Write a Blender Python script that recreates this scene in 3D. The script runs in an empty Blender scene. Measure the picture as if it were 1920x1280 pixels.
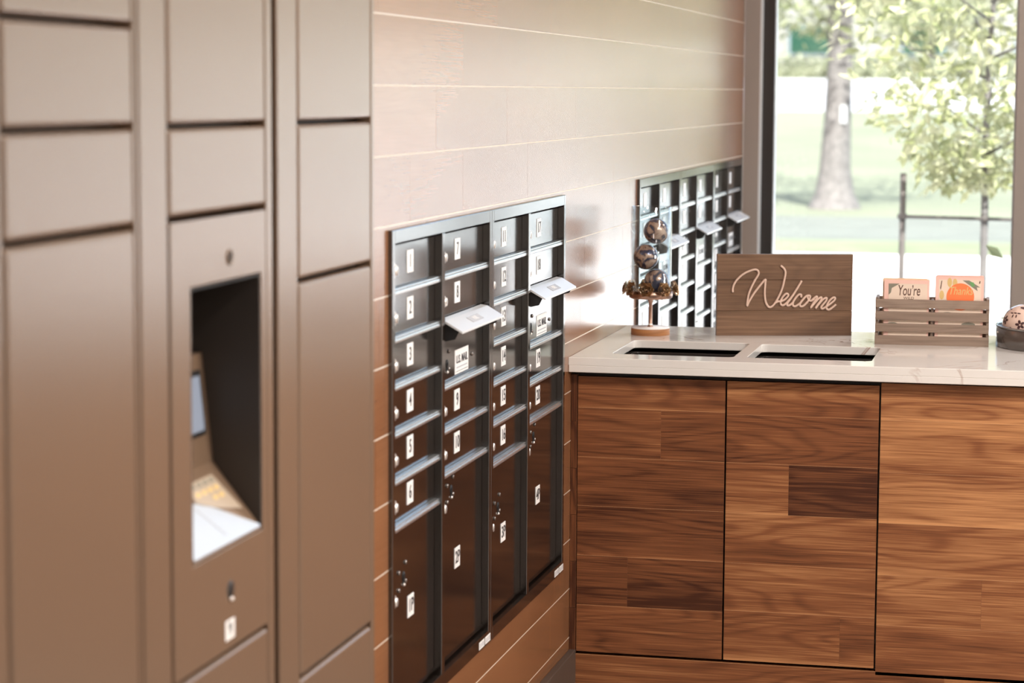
import bpy, bmesh, math, random
from mathutils import Vector, Matrix
sc = bpy.context.scene
col = sc.collection
random.seed(7)
PI = math.pi

# ---------------------------------------------------------------- camera (solved from vanishing points)
FPX = 4396.41
yaw, pitch, roll = 0.22650318, 0.10654393, 0.00493674
fwd = Vector((-math.sin(yaw)*math.cos(pitch), math.cos(yaw)*math.cos(pitch), -math.sin(pitch)))
rt0 = Vector((math.cos(yaw), math.sin(yaw), 0)); up0 = rt0.cross(fwd)
rt = rt0*math.cos(roll) + up0*math.sin(roll); up = -rt0*math.sin(roll) + up0*math.cos(roll)
CAM = Vector((1.180, 0.0, 1.59))
cd = bpy.data.cameras.new('camera'); cam = bpy.data.objects.new('camera', cd); col.objects.link(cam)
m = Matrix((rt, up, -fwd)).transposed().to_4x4(); m.translation = CAM; cam.matrix_world = m
cd.sensor_width = 36.0; cd.lens = FPX/1920*36; cd.clip_start = 0.05; cd.clip_end = 500
cd.dof.use_dof = True; cd.dof.focus_distance = 5.7; cd.dof.aperture_fstop = 4.4
sc.camera = cam
sc.cycles.transparent_max_bounces = 24; sc.cycles.use_denoising = True

# ---------------------------------------------------------------- sky, sun, exposure
sc.view_settings.view_transform = 'Standard'; sc.view_settings.look = 'None'
sc.view_settings.exposure = 0.0; sc.view_settings.gamma = 1.0; sc.view_settings.use_curve_mapping = False
w = bpy.data.worlds.new('sky'); sc.world = w; w.use_nodes = True
nt = w.node_tree; nt.nodes.clear()
out = nt.nodes.new('ShaderNodeOutputWorld'); bg = nt.nodes.new('ShaderNodeBackground'); sk = nt.nodes.new('ShaderNodeTexSky')
sk.sky_type = 'NISHITA'; sk.sun_disc = False; sk.sun_elevation = math.radians(48); sk.sun_rotation = math.radians(200); sk.dust_density = 3.0
bg.inputs[1].default_value = 0.75
nt.links.new(sk.outputs[0], bg.inputs[0]); nt.links.new(bg.outputs[0], out.inputs[0])
sd = bpy.data.lights.new('sun', 'SUN'); sd.energy = 19.0; sd.angle = math.radians(0.6); sd.color = (1.0, 0.985, 0.96)
so = bpy.data.objects.new('sun', sd); col.objects.link(so)
so.rotation_euler = (math.radians(42), 0, math.radians(28))   # shines towards +y, over the roof
ROOM = (5.4, -1.6, 9.09, 3.25)      # right wall x, back wall y, window wall y, ceiling z
LIGHT_W = 66.0
for lx, ly, k in ((2.3, .9, .5), (4.3, .9, .5), (2.2, 3.5, 2.1), (4.2, 3.6, 1.5), (2.3, 7.6, .8), (4.2, 7.4, .6)):
    ad = bpy.data.lights.new('ceiling_lamp', 'AREA'); ad.shape = 'RECTANGLE'; ad.size = .56; ad.size_y = .56
    ad.energy = LIGHT_W*k; ad.color = (1.0, 0.955, 0.90)
    ao = bpy.data.objects.new('ceiling_lamp', ad); col.objects.link(ao); ao.location = (lx, ly, ROOM[3]-.035)

# ---------------------------------------------------------------- materials
MAT = {}
def newmat(name):
    mt = bpy.data.materials.new(name); mt.use_nodes = True; MAT[name] = mt
    return mt, mt.node_tree, mt.node_tree.nodes['Principled BSDF']
def pm(name, c, rough=.5, metal=0., ior=1.5, coat=0., var=.0, vscale=8., bump=0., bscale=200., emit=None, trans=0.):
    mt, t, b = newmat(name)
    b.inputs['Base Color'].default_value = (*c, 1); b.inputs['Roughness'].default_value = rough
    b.inputs['Metallic'].default_value = metal; b.inputs['IOR'].default_value = ior
    b.inputs['Coat Weight'].default_value = coat; b.inputs['Coat Roughness'].default_value = .12
    b.inputs['Transmission Weight'].default_value = trans
    if emit: b.inputs['Emission Color'].default_value = (*emit[0], 1); b.inputs['Emission Strength'].default_value = emit[1]
    tc = t.nodes.new('ShaderNodeTexCoord')
    if var:
        n = t.nodes.new('ShaderNodeTexNoise'); n.inputs['Scale'].default_value = vscale; n.inputs['Detail'].default_value = 4
        r = t.nodes.new('ShaderNodeValToRGB'); r.color_ramp.elements[0].position = .3; r.color_ramp.elements[1].position = .7
        r.color_ramp.elements[0].color = (*[x*(1-var) for x in c], 1); r.color_ramp.elements[1].color = (*[min(1, x*(1+var)) for x in c], 1)
        t.links.new(tc.outputs['Object'], n.inputs['Vector']); t.links.new(n.outputs[0], r.inputs[0]); t.links.new(r.outputs[0], b.inputs['Base Color'])
    if bump:
        n = t.nodes.new('ShaderNodeTexNoise'); n.inputs['Scale'].default_value = bscale; n.inputs['Detail'].default_value = 2
        bu = t.nodes.new('ShaderNodeBump'); bu.inputs['Strength'].default_value = bump; bu.inputs['Distance'].default_value = .001
        t.links.new(tc.outputs['Object'], n.inputs['Vector']); t.links.new(n.outputs[0], bu.inputs['Height']); t.links.new(bu.outputs[0], b.inputs['Normal'])
    return mt
def woodmat(name, dark, mid, light, rough, coat, ior=1.5, fig=1.0, coat_ior=1.5, croughness=.1, tone=.62, bump=.05, fine=1.0):
    """plank wood: UV is in metres (u along the grain); the colour attribute pv holds random numbers per plank"""
    mt, t, b = newmat(name); N = t.nodes.new; L = t.links.new
    uv = N('ShaderNodeUVMap'); uv.uv_map = 'UVMap'; at = N('ShaderNodeAttribute'); at.attribute_name = 'pv'
    sx = N('ShaderNodeSeparateXYZ'); L(uv.outputs[0], sx.inputs[0]); sp = N('ShaderNodeSeparateColor'); L(at.outputs['Color'], sp.inputs[0])
    def math_(op, a, c, k=None):
        n = N('ShaderNodeMath'); n.operation = op
        for i, v in enumerate((a, c)):
            if isinstance(v, (int, float)): n.inputs[i].default_value = v
            else: L(v, n.inputs[i])
        return n.outputs[0]
    u = math_('ADD', sx.outputs[0], math_('MULTIPLY', sp.outputs[1], 31.0)); v = math_('ADD', sx.outputs[1], math_('MULTIPLY', sp.outputs[2], 17.0))
    def vec(a, ka, c, kc):
        cx = N('ShaderNodeCombineXYZ'); L(math_('MULTIPLY', a, ka), cx.inputs[0]); L(math_('MULTIPLY', c, kc), cx.inputs[1]); return cx.outputs[0]
    def noise(vc, s, d, dist=0):
        n = N('ShaderNodeTexNoise'); n.inputs['Scale'].default_value = s; n.inputs['Detail'].default_value = d; n.inputs['Distortion'].default_value = dist
        L(vc, n.inputs['Vector']); return n.outputs[0]
    big = noise(vec(u, .75, v, 6.0), 1.0, 2.0, .15)
    rings = math_('MULTIPLY', math_('ADD', math_('SINE', math_('MULTIPLY', big, 120.0), 0.0), 1.0), .5)
    fib = noise(vec(u, 7.0, v, 380.0), 1.0, 4)
    mot = noise(vec(u, 2.2, v, 13.0), 1.0, 3, .2)
    wob = noise(vec(u, 1.1, v, 170.0), 1.0, 3, .1)
    def sc_(x, k): return math_('MULTIPLY', math_('SUBTRACT', x, .5), k)
    f = math_('ADD', sc_(fib, .62*fine), sc_(wob, .34*fine)); f = math_('ADD', f, sc_(mot, .62*fine))
    f = math_('SUBTRACT', f, math_('MULTIPLY', math_('POWER', rings, 3.0), .14*fig)); f = math_('ADD', f, .545)
    f = math_('ADD', f, sc_(sp.outputs[0], tone))
    al = at.outputs['Alpha']       # height inside the plank, 0..1: a slow drift of tone and, on some planks, a pale sapwood edge
    f = math_('ADD', f, math_('MULTIPLY', math_('SUBTRACT', al, .5), math_('MULTIPLY', math_('SUBTRACT', sp.outputs[2], .5), .34)))
    edge = math_('POWER', math_('SUBTRACT', 1.0, math_('MINIMUM', 1.0, math_('ADD', al, math_('MULTIPLY', mot, .25)))), 9.0)
    f = math_('ADD', f, math_('MULTIPLY', edge, math_('MULTIPLY', math_('GREATER_THAN', sp.outputs[1], .62), .95*fig)))
    r = N('ShaderNodeValToRGB'); e = r.color_ramp.elements
    e[0].position = .10; e[0].color = (*dark, 1); e[1].position = .97; e[1].color = (*light, 1)
    q = e.new(.52); q.color = (*mid, 1)
    L(f, r.inputs[0]); L(r.outputs[0], b.inputs['Base Color'])
    b.inputs['Roughness'].default_value = rough; b.inputs['IOR'].default_value = ior
    b.inputs['Coat Weight'].default_value = coat; b.inputs['Coat Roughness'].default_value = croughness; b.inputs['Coat IOR'].default_value = coat_ior
    bu = N('ShaderNodeBump'); bu.inputs['Strength'].default_value = bump; bu.inputs['Distance'].default_value = .001
    L(fib, bu.inputs['Height']); L(bu.outputs[0], b.inputs['Normal'])
    return mt
WALN = ((.060, .018, .008), (.245, .088, .034), (.60, .285, .118))
woodmat('walnut_cabinet', *WALN, .36, .0, 1.42, tone=.78, fine=1.15)
woodmat('walnut_wall', (.17, .070, .031), (.225, .097, .043), (.29, .13, .06), .22, .0, 1.68, tone=.3, bump=.0, fig=.4, fine=.6)
woodmat('sign_wood', (.075, .038, .02), (.165, .088, .048), (.29, .165, .095), .38, 0, tone=.4, fig=.7, fine=1.3)
woodmat('crate_wood', (.15, .10, .075), (.255, .18, .135), (.36, .27, .21), .5, 0, tone=.4, fig=1.0, fine=1.2)
woodmat('oak_base', (.16, .06, .02), (.40, .17, .06), (.55, .27, .11), .5, 0)
pm('bark', (.105, .095, .09), .9, var=.3, vscale=12, bump=.8, bscale=30)
pm('bronze_paint', (.010, .0065, .005), .13, 0, 2.25, .0, bump=.03, bscale=420, var=.25, vscale=5)
pm('bronze_edge', (.07, .066, .066), .20, .0, 2.6)
pm('rivet_metal', (.25, .22, .20), .25, .9)
pm('plank_glint', (.62, .51, .41), .25)  # joint highlights of the wall planks, painted on the eased edges
pm('cabinet_glint', (.50, .25, .115), .35)  # painted highlight along the cabinet plank joints
pm('lip_metal', (.72, .73, .74), .24, .85)
pm('satin_aluminium', (.92, .91, .91), .32, .5)
pm('locker_metal', (.175, .112, .074), .26, .10, 1.5, bump=.03, bscale=330)
pm('locker_side', (.12, .095, .08), .4, .6)
pm('console_metal', (.26, .165, .105), .38, .5)
pm('dark_liner', (.035, .027, .022), .6)
pm('chrome', (.95, .88, .83), .36, .55)
pm('black_hole', (.004, .003, .003), .7)
pm('black_plastic', (.012, .011, .011), .45)
pm('plate_white', (.86, .83, .81), .4)
pm('ink', (.02, .018, .02), .5)
pm('grey_ink', (.45, .45, .48), .5)
pm('sheet_white', (.42, .45, .50), .3)
pm('keypad_beige', (.40, .31, .23), .5)
pm('screen_glass', (.30, .35, .45), .1, coat=1.0)
pm('window_taupe', (.34, .285, .25), .45)
pm('window_dark', (.030, .024, .021), .45)
pm('window_light', (.70, .72, .74), .3)
pm('base_dark', (.085, .062, .050), .4, var=.2, vscale=6)
pm('drywall', (.72, .69, .65), .9)
pm('ceiling_white', (.80, .78, .75), .95)
pm('floor_tile', (.22, .17, .14), .35, var=.15, vscale=3)
pm('lamp_glow', (1, .95, .88), .5, emit=((1.0, .92, .82), 3.0))
pm('lamp_frame', (.8, .8, .8), .5)
pm('bin_black', (.022, .016, .013), .35)
pm('copper', (.45, .29, .22), .32, 1.0, var=.25, vscale=60)
pm('antique_gold', (.62, .46, .30), .30, 1.0, var=.4, vscale=90)
pm('lettering', (.70, .50, .40), .55)
pm('bowl_grey', (.115, .100, .092), .22, .35, coat=.6)
pm('bowl_rim', (.42, .44, .45), .2, .9)
pm('card_pink', (.82, .52, .44), .7)
pm('card_peach', (.84, .60, .40), .7)
pm('card_cream', (.78, .62, .50), .7)
pm('card_orange', (.92, .20, .06), .6)
pm('card_green', (.14, .33, .12), .6)
pm('card_grey', (.23, .21, .16), .6)
pm('card_gold', (.66, .45, .18), .5)
pm('card_brown', (.10, .035, .02), .6)
pm('petal_dark', (.060, .022, .024), .3, coat=.5)
pm('ball_blush', (.72, .52, .43), .25, coat=1.0, var=.06)
pm('concrete', (.66, .63, .60), .8, var=.05, vscale=.6)
pm('asphalt', (.30, .30, .30), .9, var=.04, vscale=.4)
pm('path_gravel', (.100, .105, .086), .95, var=.12, vscale=1.5)
pm('grass', (.118, .126, .080), .95, var=.16, vscale=.35)
pm('kerb_grass', (.115, .13, .07), .95, var=.2, vscale=1.5)
pm('stake_wood', (.06, .05, .045), .8)
pm('facade', (.19, .19, .175), .8)
pm('teal_glass', (.012, .05, .035), .15)
pm('facade_trim', (.17, .21, .24), .6)
pm('reflector_render', (.43, .45, .435), .8)  # for the added wall that brightens reflections
pm('reflector_concrete', (.38, .39, .375), .8)  # for the added ground that brightens reflections
pm('tag_white', (.3, .3, .3), .6)
def leafmat(name, c):
    mt, t, b = newmat(name); b.inputs['Base Color'].default_value = (*c, 1); b.inputs['Roughness'].default_value = .5
    at = t.nodes.new('ShaderNodeAttribute'); at.attribute_name = 'pv'; mx = t.nodes.new('ShaderNodeMix'); mx.data_type = 'RGBA'
    mx.inputs[6].default_value = (c[0]*.75, c[1]*.78, c[2]*.6, 1); mx.inputs[7].default_value = (min(1, c[0]*1.35), min(1, c[1]*1.25), c[2]*1.5, 1)
    t.links.new(at.outputs['Fac'], mx.inputs[0]); t.links.new(mx.outputs[2], b.inputs['Base Color'])
    tr = t.nodes.new('ShaderNodeBsdfTranslucent'); ms = t.nodes.new('ShaderNodeMixShader'); ms.inputs[0].default_value = .4
    t.links.new(mx.outputs[2], tr.inputs[0]); o = t.nodes['Material Output']
    t.links.new(b.outputs[0], ms.inputs[1]); t.links.new(tr.outputs[0], ms.inputs[2]); t.links.new(ms.outputs[0], o.inputs[0])
leafmat('leaf_sapling', (.30, .315, .17)); leafmat('leaf_tree', (.24, .26, .15)); leafmat('leaf_hedge', (.20, .22, .14))
def glassmat(name, tint, glossy):
    mt = bpy.data.materials.new(name); mt.use_nodes = True; MAT[name] = mt; t = mt.node_tree; t.nodes.clear(); N = t.nodes.new
    o = N('ShaderNodeOutputMaterial'); tr = N('ShaderNodeBsdfTransparent'); gl = N('ShaderNodeBsdfGlossy'); fr = N('ShaderNodeLayerWeight'); pw = N('ShaderNodeMath'); pw.operation = 'POWER'; pw.inputs[1].default_value = 3; ma = N('ShaderNodeMath'); ma.operation = 'MULTIPLY_ADD'; ma.inputs[1].default_value = glossy; ma.inputs[2].default_value = .03; ms = N('ShaderNodeMixShader')
    tr.inputs[0].default_value = (*tint, 1); gl.inputs['Roughness'].default_value = .03; fr.inputs[0].default_value = .5
    t.links.new(fr.outputs[1], pw.inputs[0]); t.links.new(pw.outputs[0], ma.inputs[0]); t.links.new(ma.outputs[0], ms.inputs[0]); t.links.new(tr.outputs[0], ms.inputs[1]); t.links.new(gl.outputs[0], ms.inputs[2]); t.links.new(ms.outputs[0], o.inputs[0])
glassmat('window_glass', (.97, .985, .975), .5); glassmat('vase_glass', (.93, .965, .975), .9)
def quartz():
    mt, t, b = newmat('quartz'); N = t.nodes.new; L = t.links.new
    tc = N('ShaderNodeTexCoord'); n = N('ShaderNodeTexNoise'); n.inputs['Scale'].default_value = 3.2; n.inputs['Detail'].default_value = 6; n.inputs['Distortion'].default_value = 1.2
    L(tc.outputs['Object'], n.inputs['Vector'])
    r = N('ShaderNodeValToRGB'); e = r.color_ramp.elements; e[0].position = .488; e[0].color = (0, 0, 0, 1); e[1].position = .5; e[1].color = (1, 1, 1, 1); q = e.new(.512); q.color = (0, 0, 0, 1)
    L(n.outputs[0], r.inputs[0])
    n2 = N('ShaderNodeTexNoise'); n2.inputs['Scale'].default_value = 5; L(tc.outputs['Object'], n2.inputs['Vector'])
    r2 = N('ShaderNodeValToRGB'); r2.color_ramp.elements[0].position = .52; r2.color_ramp.elements[1].position = .66
    L(n2.outputs[0], r2.inputs[0]); mu = N('ShaderNodeMath'); mu.operation = 'MULTIPLY'; L(r.outputs[0], mu.inputs[0]); L(r2.outputs[0], mu.inputs[1])
    mx = N('ShaderNodeMix'); mx.data_type = 'RGBA'; mx.inputs[6].default_value = (.80, .755, .715, 1); mx.inputs[7].default_value = (.42, .27, .22, 1)
    L(mu.outputs[0], mx.inputs[0]); L(mx.outputs[2], b.inputs['Base Color']); b.inputs['Roughness'].default_value = .09; b.inputs['IOR'].default_value = 1.7
quartz()
def mottled():
    mt, t, b = newmat('ball_mottled'); N = t.nodes.new; L = t.links.new
    tc = N('ShaderNodeTexCoord'); n = N('ShaderNodeTexNoise'); n.inputs['Scale'].default_value = 34; n.inputs['Detail'].default_value = 4; n.inputs['Distortion'].default_value = .9
    oi = N('ShaderNodeObjectInfo'); va = N('ShaderNodeVectorMath'); va.operation = 'ADD'; L(tc.outputs['Object'], va.inputs[0]); L(oi.outputs['Location'], va.inputs[1])
    L(va.outputs[0], n.inputs['Vector']); r = N('ShaderNodeValToRGB'); e = r.color_ramp.elements
    e[0].position = .46; e[0].color = (.030, .034, .085, 1); e[1].position = .53; e[1].color = (.40, .235, .17, 1); q = e.new(.49); q.color = (.10, .055, .06, 1); q = e.new(.62); q.color = (.62, .42, .32, 1)
    L(n.outputs[0], r.inputs[0]); L(r.outputs[0], b.inputs['Base Color']); b.inputs['Roughness'].default_value = .22; b.inputs['Metallic'].default_value = .35; b.inputs['Coat Weight'].default_value = 1
mottled()

# ---------------------------------------------------------------- mesh helpers
class MB:
    """collects boxes and shapes into one mesh; faces carry UV (metres), a material slot and the pv colour"""
    def __init__(s): s.bm = bmesh.new(); s.uv = s.bm.loops.layers.uv.new('UVMap'); s.pv = s.bm.loops.layers.float_color.new('pv'); s.mats = []
    def mi(s, m):
        if m not in s.mats: s.mats.append(m)
        return s.mats.index(m)
    def paint(s, faces, mat, grain=None, pv=None, smooth=False):
        k = s.mi(mat); pv = pv or (.5, .3, .7)
        for f in faces:
            f.material_index = k; f.smooth = smooth
            for l in f.loops:
                l[s.pv] = (*pv, 1)
                c = l.vert.co
                if grain == 'y': l[s.uv].uv = (c.y, c.z + c.x)
                elif grain == 'x': l[s.uv].uv = (c.x, c.z + c.y)
                elif grain == 'z': l[s.uv].uv = (c.z, c.x + c.y)
                else: l[s.uv].uv = (c.x + c.y, c.z)
    def box(s, x0, x1, y0, y1, z0, z1, mat, bev=0., grain=None, pv=None, mtx=None, seg=1):
        n = bmesh.ops.create_cube(s.bm, size=1.0, matrix=Matrix.Translation(((x0+x1)/2, (y0+y1)/2, (z0+z1)/2)) @ Matrix.Diagonal((abs(x1-x0), abs(y1-y0), abs(z1-z0), 1)))
        vs = n['verts']; fs = list({f for v in vs for f in v.link_faces})
        s.paint(fs, mat, grain, pv)
        if bev > 0:
            es = list({e for v in vs for e in v.link_edges})
            r = bmesh.ops.bevel(s.bm, geom=es, offset=bev, segments=seg, affect='EDGES', profile=.5, clamp_overlap=True)
            fs = list({f for v in r['verts'] for f in v.link_faces} | {f for f in r['faces']})
            s.paint(fs, mat, grain, pv); vs = list({v for f in fs for v in f.verts})
        if mtx is not None: bmesh.ops.transform(s.bm, matrix=mtx, verts=vs)
        return s
    def plank(s, x0, x1, y0, y1, z0, z1, mat, ch, grain, pv, front='x', edge='plank_glint'):
        """board with its upper front edge eased and coloured as a highlight"""
        t = bmesh.new(); dz, dx = ch, ch*.22
        if front == 'x': P = [(x0, z0), (x1, z0), (x1, z1-dz), (x1-dx*.4, z1-dz*.35), (x1-dx, z1), (x0, z1)]; mk = lambda p, e: (p[0], e, p[1]); e0, e1 = y0, y1
        else: P = [(y1, z0), (y0, z0), (y0, z1-dz), (y0+dx*.4, z1-dz*.35), (y0+dx, z1), (y1, z1)]; mk = lambda p, e: (e, p[0], p[1]); e0, e1 = x0, x1
        A = [t.verts.new(mk(p, e0)) for p in P]; B = [t.verts.new(mk(p, e1)) for p in P]; n = len(P)
        t.faces.new(A); t.faces.new(B[::-1])
        for i in range(n): t.faces.new((A[i], B[i], B[(i+1) % n], A[(i+1) % n]))
        bmesh.ops.recalc_face_normals(t, faces=t.faces); me = bpy.data.meshes.new('tmp'); t.to_mesh(me); t.free()
        me.polygons.foreach_set('material_index', [999]*len(me.polygons)); s.bm.from_mesh(me); bpy.data.meshes.remove(me)
        fs = [f for f in s.bm.faces if f.material_index == 999]; s.paint(fs, mat, grain, pv)
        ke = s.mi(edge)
        for f in fs[4:6]: f.material_index = ke  # both chamfer faces get the painted highlight colour
        for f in fs:
            for l in f.loops: l[s.pv][3] = min(1, max(0, (l.vert.co.z-z0)/(z1-z0)))
        return s
    def add(s, tmp, mat, mtx=None, grain=None, pv=None, smooth=False):
        """merge another bmesh"""
        me = bpy.data.meshes.new('tmp'); tmp.to_mesh(me); tmp.free()
        if mtx is not None: me.transform(mtx)
        me.polygons.foreach_set('material_index', [999]*len(me.polygons)); s.bm.from_mesh(me); bpy.data.meshes.remove(me)
        s.paint([f for f in s.bm.faces if f.material_index == 999], mat, grain, pv, smooth); return s
    def cyl(s, p, axis, r, h, mat, seg=20, r2=None, smooth=True):
        t = bmesh.new(); bmesh.ops.create_cone(t, cap_ends=True, segments=seg, radius1=r, radius2=r if r2 is None else r2, depth=h)
        q = Vector(axis).normalized().to_track_quat('Z', 'Y').to_matrix().to_4x4(); q.translation = Vector(p) + Vector(axis).normalized()*h/2
        s.add(t, mat, q, smooth=smooth); return s
    def lathe(s, prof, mat, c=(0, 0, 0), seg=48, axis='Z', smooth=True):
        t = bmesh.new(); rings = []
        for (r, z) in prof:
            if r < 1e-6: rings.append([t.verts.new((0, 0, z))])
            else: rings.append([t.verts.new((r*math.cos(2*PI*i/seg), r*math.sin(2*PI*i/seg), z)) for i in range(seg)])
        for a, b in zip(rings, rings[1:]):
            for i in range(seg):
                j = (i+1) % seg
                if len(a) == 1 and len(b) == 1: continue
                if len(a) == 1: t.faces.new((a[0], b[j], b[i]))
                elif len(b) == 1: t.faces.new((a[i], a[j], b[0]))
                else: t.faces.new((a[i], a[j], b[j], b[i]))
        bmesh.ops.recalc_face_normals(t, faces=t.faces)
        m = Matrix.Translation(c)
        if axis == 'X': m = m @ Matrix.Rotation(PI/2, 4, 'Y')
        s.add(t, mat, m, smooth=smooth); return s
    def ell(s, c, rad, mat, mtx=None, seg=16):
        t = bmesh.new(); bmesh.ops.create_uvsphere(t, u_segments=seg, v_segments=max(6, seg//2), radius=1)
        m = Matrix.Translation(c) @ (mtx or Matrix.Identity(4)) @ Matrix.Diagonal((*rad, 1)); s.add(t, mat, m, smooth=True); return s
    def tube(s, pts, rads, mat, seg=10, smooth=True, flat=None):
        t = bmesh.new(); rings = []; P = [Vector(p) for p in pts]; n = len(P)
        if isinstance(rads, (int, float)): rads = [rads]*n
        d0 = (P[1]-P[0]).normalized(); a = d0.orthogonal().normalized()
        for i, p in enumerate(P):
            d = (P[min(i+1, n-1)]-P[max(i-1, 0)]).normalized(); a = (a - d*a.dot(d)).normalized(); b = d.cross(a)
            rings.append([t.verts.new(p + (a*math.cos(2*PI*k/seg) + b*math.sin(2*PI*k/seg))*rads[i]) for k in range(seg)])
        for r1, r2 in zip(rings, rings[1:]):
            for k in range(seg): t.faces.new((r1[k], r1[(k+1) % seg], r2[(k+1) % seg], r2[k]))
        t.faces.new(rings[0][::-1]); t.faces.new(rings[-1]); bmesh.ops.recalc_face_normals(t, faces=t.faces)
        s.add(t, mat, None, smooth=smooth); return s
    def poly(s, pts, th, mat, nrm, grain=None, pv=None):
        """flat polygon thickened by th along nrm"""
        t = bmesh.new(); nv = Vector(nrm)*th; a = [t.verts.new(p) for p in pts]; b = [t.verts.new(Vector(p)+nv) for p in pts]
        t.faces.new(a); t.faces.new(b[::-1]); n = len(pts)
        for i in range(n): t.faces.new((a[i], b[i], b[(i+1) % n], a[(i+1) % n]))
        bmesh.ops.recalc_face_normals(t, faces=t.faces); s.add(t, mat, None, grain, pv); return s
    def mesh(s, name):
        me = bpy.data.meshes.new(name); s.bm.to_mesh(me); s.bm.free()
        for k in s.mats: me.materials.append(MAT[k])
        return me
    def build(s, name, parent=None, loc=None, **kw): return link(name, s.mesh(name), parent, loc, **kw)
def link(name, me, parent=None, loc=None, label=None, cat=None, group=None, kind=None):
    o = bpy.data.objects.new(name, me); col.objects.link(o)
    if parent: o.parent = parent
    if loc is not None: o.location = loc
    return tag(o, label, cat, group, kind)
def tag(o, label=None, cat=None, group=None, kind=None):
    if label: o['label'] = label
    if cat: o['category'] = cat
    if group: o['group'] = group
    if kind: o['kind'] = kind
    return o
def thing(name, label, cat, loc=(0, 0, 0), group=None, rz=0.):
    o = bpy.data.objects.new(name, None); o.empty_display_size = .05; col.objects.link(o); o.location = loc; o.rotation_euler = (0, 0, rz)
    return tag(o, label, cat, group)
def copy_tree(o, parent=None):
    c = o.copy(); col.objects.link(c); c.parent = parent
    for ch in list(o.children): copy_tree(ch, c)
    return c
def curve_bm(loops, ext, bev=0., seg=1):
    """filled 2D outline with holes, extruded +-ext in Z"""
    cu = bpy.data.curves.new('c', 'CURVE'); cu.dimensions = '2D'; cu.fill_mode = 'BOTH'; cu.extrude = ext - bev; cu.bevel_depth = bev; cu.bevel_resolution = seg; cu.offset = -bev
    for lp in loops:
        sp = cu.splines.new('POLY'); sp.points.add(len(lp)-1); sp.use_cyclic_u = True
        for p, q in zip(sp.points, lp): p.co = (q[0], q[1], 0, 1)
    return conv(cu)
def conv(cu):
    o = bpy.data.objects.new('c', cu); col.objects.link(o); dg = bpy.context.evaluated_depsgraph_get(); dg.update()
    me = bpy.data.meshes.new_from_object(o.evaluated_get(dg)); t = bmesh.new(); t.from_mesh(me)
    bpy.data.objects.remove(o); bpy.data.curves.remove(cu); bpy.data.meshes.remove(me)
    bmesh.ops.remove_doubles(t, verts=t.verts, dist=1e-6); return t
def text_bm(txt, size, ext=.0003, bold=0., shear=0.):
    cu = bpy.data.curves.new('t', 'FONT'); cu.body = txt; cu.size = size; cu.extrude = ext; cu.align_x = 'CENTER'; cu.align_y = 'CENTER'; cu.offset = bold; cu.resolution_u = 4; cu.shear = shear
    return conv(cu)
def rrect(x0, x1, y0, y1, r, n=5):
    pts = []
    for cx, cy, a in ((x1-r, y1-r, 0), (x0+r, y1-r, 90), (x0+r, y0+r, 180), (x1-r, y0+r, 270)):
        for i in range(n+1):
            t = math.radians(a + 90*i/n); pts.append((cx + r*math.cos(t), cy + r*math.sin(t)))
    return pts
FACE_X = Matrix(((0, 0, 1, 0), (1, 0, 0, 0), (0, 1, 0, 0), (0, 0, 0, 1)))        # local XY -> world YZ, normal +x (text reads left->right as y grows)
FACE_Y = Matrix(((1, 0, 0, 0), (0, 0, -1, 0), (0, 1, 0, 0), (0, 0, 0, 1)))       # local XY -> world XZ, normal -y
def subtract(rect, holes):
    rs = [rect]
    for (a0, a1, b0, b1) in holes:
        o = []
        for (y0, y1, z0, z1) in rs:
            if a0 >= y1 or a1 <= y0 or b0 >= z1 or b1 <= z0: o.append((y0, y1, z0, z1)); continue
            if a0 > y0: o.append((y0, a0, z0, z1))
            if a1 < y1: o.append((a1, y1, z0, z1))
            m0, m1 = max(y0, a0), min(y1, a1)
            if b0 > z0: o.append((m0, m1, z0, b0))
            if b1 < z1: o.append((m0, m1, b1, z1))
        rs = o
    return rs

# ================================================================ SETTING
RX, RYB, RYW, RZ = ROOM
MBZ0, MBZ1, MW = .393, 1.335, .7795
U1, U2 = 4.111, 4.8915
BANK2 = [6.732, 7.4985, 8.265]; MW2 = .7645
HOLES = [(U1, U2+MW, MBZ0, MBZ1), (BANK2[0], BANK2[2]+MW2, MBZ0, MBZ1), (1.71, 3.75, 0, 2.13)]
wl = MB()
for (y0, y1, z0, z1) in subtract((RYB, RYW, 0, RZ), HOLES): wl.box(-.10, -.018, y0, y1, z0, z1, 'base_dark')
joints = {1.728: [3.1, 4.05, 4.96, 5.52, 6.2, 6.9, 7.5, 8.2], 1.600: [3.2, 4.664, 5.27, 6.39, 7.08, 8.1, 8.7], 1.4725: [4.45, 5.06, 5.82, 6.93, 7.42, 8.3],
          1.345: [4.26, 4.664, 5.27, 6.35, 6.75, 7.8, 8.5], 1.2175: [4.0, 6.36, 6.6], 1.09: [4.05, 5.95, 6.5], .9625: [4.09, 5.9]}
for k in range(-13, 14):
    z0 = 1.600 + k*.1275; z1 = z0 + .1275
    key = [j for j in joints if abs(j-z0) < .004]
    js = joints[key[0]] if key else [RYB + .6 + 1.05*i + random.uniform(-.4, .4) for i in range(10) if RYB + 1.1 + 1.05*i < RYW]
    ys = [RYB] + js + [RYW-.0]
    for a, b in zip(ys, ys[1:]):
        pv = (random.random()*.7+.15, random.random(), random.random())
        for (y0, y1, q0, q1) in subtract((a, b, max(z0, 0), min(z1, RZ)), HOLES):
            if y1-y0 < .004 or q1-q0 < .004: continue
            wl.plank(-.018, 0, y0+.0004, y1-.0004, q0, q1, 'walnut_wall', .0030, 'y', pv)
wl.build('wall_left', kind='structure')
MB().box(-.1, RX+.1, RYB-.1, RYW+.12, -.12, 0, 'floor_tile').build('floor', kind='structure')
MB().box(-.1, RX+.1, RYB-.1, RYW+.12, RZ, RZ+.2, 'ceiling_white').build('ceiling', kind='structure')
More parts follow.
